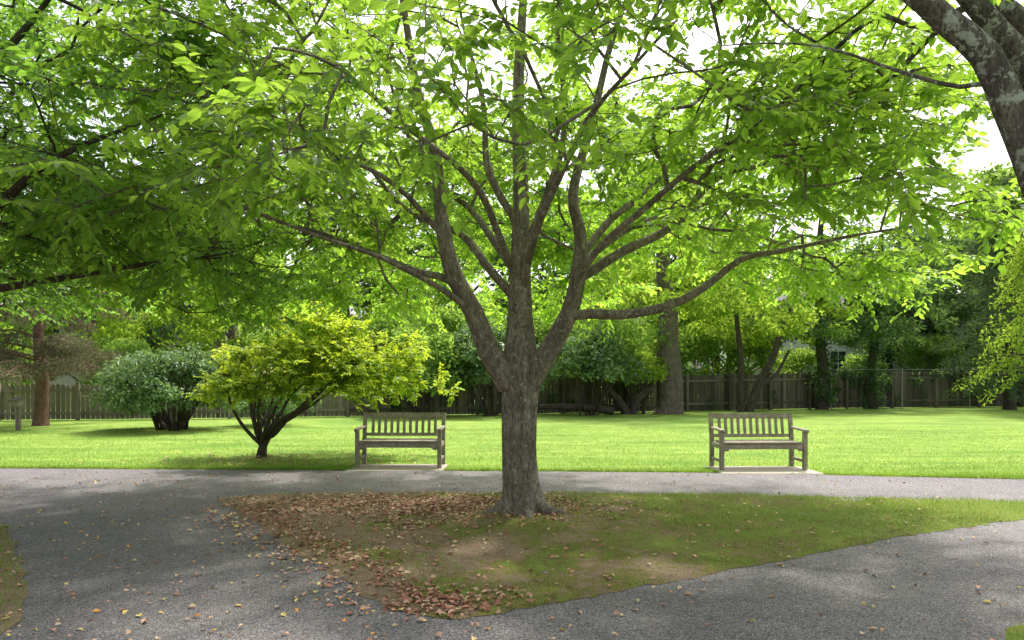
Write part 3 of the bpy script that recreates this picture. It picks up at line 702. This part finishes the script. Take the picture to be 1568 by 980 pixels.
# ------------------------------------------------------------------ fence
fl = np.array([(-32, 23.4, 1.24), (-17.3, 25, 1.24), (-10, 26.2, 1.26), (-6.1, 27.4, 1.32), (2, 29.6, 1.48), (7.4, 31.5, 1.57), (15.4, 34.2, 1.69), (24.8, 36.2, 1.76), (40, 39, 1.8)])
g = Geo(); gr = Geo(); gp = Geo(); IV = []
for i in range(len(fl) - 1):
    a, b = fl[i], fl[i + 1]; L = np.linalg.norm(b[:2] - a[:2]); d = (b[:2] - a[:2]) / L; nrm = np.array([d[1], -d[0]]); n = int(L / .155)
    for k in range(n):
        t = (k + .5) / n; c = a[:2] + d * L * t; h = a[2] + (b[2] - a[2]) * t + rng.normal() * .022; w = .068
        den = .42 + .3 * math.sin(c[0] * .9) + .2 * math.sin(c[0] * 2.3)
        if c[0] > 10 and rng.uniform() < den: IV.append([c[0], c[1] - .1, h * rng.uniform(.2, 1.15)])
        if -5 < c[0] < 9 and rng.uniform() < .12: IV.append([c[0], c[1] - .1, h * rng.uniform(.1, 1.05)])
        o = nrm * (.012 + rng.normal() * .003); le = rng.normal() * .008
        pr = [(-w, .03), (w, .03), (w + le, h - .07), (le, h), (-w + le, h - .07)]
        F_ = [[*(c + d * u + o), z] for u, z in pr]; B_ = [[*(c + d * u - o), z] for u, z in pr]
        V = np.array(F_ + B_); rn = min(1, rng.uniform(0, .5) + (.45 if c[0] > -6 else .06) + rng.uniform() ** 4 * .4)  # left pickets kept pale as sunlit, the rest darkened: light painted through rnd
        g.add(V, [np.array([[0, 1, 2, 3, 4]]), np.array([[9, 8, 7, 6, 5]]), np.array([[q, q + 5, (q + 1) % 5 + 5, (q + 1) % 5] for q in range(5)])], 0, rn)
    m = max(1, round(L / 2.4)); ad = .42 if a[0] > -7 else 0.05  # same painted sunlit/dark split for rails and posts
    for k in range(m):
        t0, t1 = k / m, (k + 1) / m
        p0 = a + (b - a) * t0; p1 = a + (b - a) * t1
        for zf in (.2, .82):
            pts = []
            for pp in (p0, p1):
                for u, v in ((.018, -.045), (.058, -.045), (.058, .045), (.018, .045)):
                    pts.append([*(pp[:2] + nrm * u), pp[2] * zf + v])
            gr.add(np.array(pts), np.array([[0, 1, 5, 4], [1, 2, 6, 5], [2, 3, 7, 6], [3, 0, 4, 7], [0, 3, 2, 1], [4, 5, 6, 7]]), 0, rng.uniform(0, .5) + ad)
        c = p0[:2] + nrm * .115
        pts = [[*(c + d * u + nrm * v), z] for z in (0, p0[2] + .05) for u, v in ((-.055, -.055), (.055, -.055), (.055, .055), (-.055, .055))]
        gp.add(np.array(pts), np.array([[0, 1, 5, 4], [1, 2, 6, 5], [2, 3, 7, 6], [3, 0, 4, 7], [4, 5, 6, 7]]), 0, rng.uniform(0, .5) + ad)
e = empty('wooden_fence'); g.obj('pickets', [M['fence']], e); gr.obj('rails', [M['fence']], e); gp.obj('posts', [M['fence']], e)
g = Geo(); blob_leaves(g, IV, rng.uniform(.4, 1.4, (len(IV), 1)) * np.array([[.35, .12, .28]]), 50, .13, 0); g.obj('ivy_vines', [M['leaf_bg2']])
# chain link fence on the right
e = empty('chain_link_fence'); g = Geo(); gw = Geo()
c0 = np.array([14.3, 33.1]); c1 = np.array([28.7, 36.4]); L = np.linalg.norm(c1 - c0); d = (c1 - c0) / L
npst = 5
for k in range(npst):
    p = c0 + d * L * k / (npst - 1); tube(g, [(p[0], p[1], 0), (p[0], p[1], .9), (p[0], p[1], 1.85)], [.03, .03, .03], 8)
tube(g, [(*c0, 1.8), (*((c0 + c1) / 2), 1.8), (*c1, 1.8)], [.012, .012, .012], 6)
for k in range(int(L / .2)):
    for s_ in (1, -1):
        u = k * .2; p = c0 + d * u; ue = float(np.clip(u + s_ * 1.7, 0, L)); q = c0 + d * ue; hh = 1.75 * abs(ue - u) / 1.7
        if hh < .05: continue
        tube(gw, [(p[0], p[1], .05), tuple((p + q) / 2) + (.05 + hh / 2,), (q[0], q[1], .05 + hh)], [.0012] * 3, 3)
g.obj('posts_and_rail', [M['metal']], e); gw.obj('wire_mesh', [M['metal']], e)

# ------------------------------------------------------------------ houses
def house(name, x, y, w, dp, h, roofh, wall, rot):
    e = empty(name, (x, y, 0)); e.rotation_euler = (0, 0, rot)
    g = Geo(); boxv(g, (0, 0, h / 2), (w, dp, h))
    for z in np.arange(.2, h, .2): boxv(g, (0, -dp / 2 - .01, z), (w - .02, .02, .03))
    v = [(-w / 2, -dp / 2, h), (w / 2, -dp / 2, h), (w / 2, dp / 2, h), (-w / 2, dp / 2, h), (-w / 2, 0, h + roofh), (w / 2, 0, h + roofh)]
    g.add(np.array(v) + np.array([0, 0, .003]), [np.array([[0, 4, 3], [1, 2, 5]])]); g.obj('walls', [M[wall]], e)
    g = Geo(); o = .4; t = roofh / (dp / 2) * o
    v = [(-w / 2 - o, -dp / 2 - o, h - t + .06), (w / 2 + o, -dp / 2 - o, h - t + .06), (w / 2 + o, 0, h + roofh + .06), (-w / 2 - o, 0, h + roofh + .06), (w / 2 + o, dp / 2 + o, h - t + .06), (-w / 2 - o, dp / 2 + o, h - t + .06)]
    v2 = [(a, b, c + .12) for a, b, c in v]
    g.add(np.array(v + v2), [np.array([[0, 1, 2, 3], [3, 2, 4, 5], [6, 7, 8, 9], [9, 8, 10, 11], [0, 1, 7, 6], [5, 4, 10, 11], [0, 6, 9, 3], [3, 9, 11, 5], [1, 2, 8, 7], [2, 4, 10, 8]])]); g.obj('roof', [M['roof']], e)
    gw_ = Geo(); gf = Geo()
    for z in (2.2, 4.7):
        for xx in np.arange(-w / 2 + 1.4, w / 2 - .8, 2.8):
            boxv(gw_, (xx, -dp / 2 - .03, z), (.9, .03, 1.4))
            for a, b, c, d_ in ((0, .76, 1.04, .1), (0, -.76, 1.04, .1), (0, 0, .9, .05)): boxv(gf, (xx + a, -dp / 2 - .06, z + b), (c, .06, d_))
            for a in (-.49, .49, 0): boxv(gf, (xx + a, -dp / 2 - .055, z), (.07 if a else .035, .05, 1.4))
    gw_.obj('windows', [M['glass']], e); gf.obj('window_frames', [M['siding']], e)
house('white_house', 20.5, 47, 12, 8, 5.2, 2.2, 'siding', .05)
house('beige_house', -22, 47, 12, 8, 5.6, 2.6, 'siding2', -.1)

# ------------------------------------------------------------------ benches
def bbox(name, parent, c, s, rx=0, bev=.006):
    bm = bmesh.new(); bmesh.ops.create_cube(bm, size=1)
    for v in bm.verts: v.co = Vector((v.co.x * s[0], v.co.y * s[1], v.co.z * s[2]))
    bmesh.ops.bevel(bm, geom=list(bm.edges), offset=bev, segments=2, affect='EDGES')
    me = bpy.data.meshes.new(name); bm.to_mesh(me); bm.free(); me.materials.append(M['bench'])
    return mkobj(name, me, parent, c, (rx, 0, 0))
def bench(x, y, rz):
    e = empty('park_bench', (x, y, .006)); e.rotation_euler = (0, 0, rz); W = 1.44; hw = W / 2 - .035
    for s_, nm in ((-1, 'left'), (1, 'right')):
        bbox('front_leg_' + nm, e, (s_ * hw, -.27, .315), (.068, .068, .63))
        bbox('back_leg_' + nm, e, (s_ * hw, .26, .225), (.068, .068, .45))
        bbox('back_post_' + nm, e, (s_ * hw, .30, .665), (.066, .062, .46), -.17)
        bbox('side_rail_' + nm, e, (s_ * hw, -.005, .375), (.04, .47, .075))
        bbox('side_stretcher_' + nm, e, (s_ * hw, -.005, .14), (.04, .47, .045))
        bbox('armrest_' + nm, e, (s_ * hw, -.05, .648), (.085, .60, .034), .03, .012)
        bbox('armrest_nose_' + nm, e, (s_ * hw, -.335, .622), (.08, .05, .05), .3, .014)
        bbox('bracket_front_' + nm, e, (s_ * (hw - .075), -.27, .325), (.09, .035, .05), 0, .01)
    bbox('front_apron', e, (0, -.27, .375), (W - .14, .036, .08))
    bbox('back_apron', e, (0, .26, .375), (W - .14, .036, .07))
    for k in range(6): bbox('seat_slat_%d' % (k + 1), e, (0, -.275 + k * .089, .43 + .006 * abs(k - 2.5) - .006), (W - .02 if k == 0 else W - .145, .072, .024))
    bbox('top_rail', e, (0, .333, .845), (W - .13, .036, .085), -.17)
    bbox('lower_back_rail', e, (0, .275, .515), (W - .13, .034, .055), -.17)
    n = 11
    for k in range(n):
        bbox('back_slat_%d' % (k + 1), e, (-hw + .035 + (k + 1) * (W - .14) / (n + 1), .304, .672), (.05, .018, .29), -.17, .004)
bench(-1.88, 12.55, math.radians(-1.5))
bench(4.08, 12.3, math.radians(2))

# ------------------------------------------------------------------ light, sky, camera
el = math.radians(58); az = math.radians(28)
sd = Vector((math.sin(az) * math.cos(el), math.cos(az) * math.cos(el), math.sin(el)))
sun = bpy.data.lights.new('sun', 'SUN'); sun.energy = 5; sun.angle = math.radians(3); sun.color = (1, .95, .87)
so = bpy.data.objects.new('sun', sun); COL.objects.link(so); so.rotation_euler = sd.to_track_quat('Z', 'Y').to_euler(); so.location = sd * 60
w = bpy.data.worlds.new('World'); scene.world = w; w.use_nodes = True
nt = w.node_tree; bg = nt.nodes['Background']; sk = nt.nodes.new('ShaderNodeTexSky'); sk.sky_type = 'NISHITA'; sk.sun_disc = False
sk.sun_elevation = el; sk.sun_rotation = az; sk.dust_density = 6; sk.air_density = 1.0; sk.ozone_density = 1
hs = nt.nodes.new('ShaderNodeHueSaturation'); hs.inputs['Saturation'].default_value = .4; hs.inputs['Value'].default_value = 2.25
nt.links.new(sk.outputs[0], hs.inputs['Color']); nt.links.new(hs.outputs[0], bg.inputs['Color']); bg.inputs['Strength'].default_value = .15

cam = bpy.data.cameras.new('camera'); co = bpy.data.objects.new('camera', cam); COL.objects.link(co)
co.location = (0, 0, 1.55); co.rotation_euler = (math.radians(90), 0, 0)
cam.lens = 26; cam.sensor_width = 36; cam.shift_y = .0536; cam.clip_end = 1500; cam.clip_start = .05
scene.camera = co
scene.view_settings.view_transform = 'Standard'; scene.view_settings.look = 'None'; scene.view_settings.exposure = 0
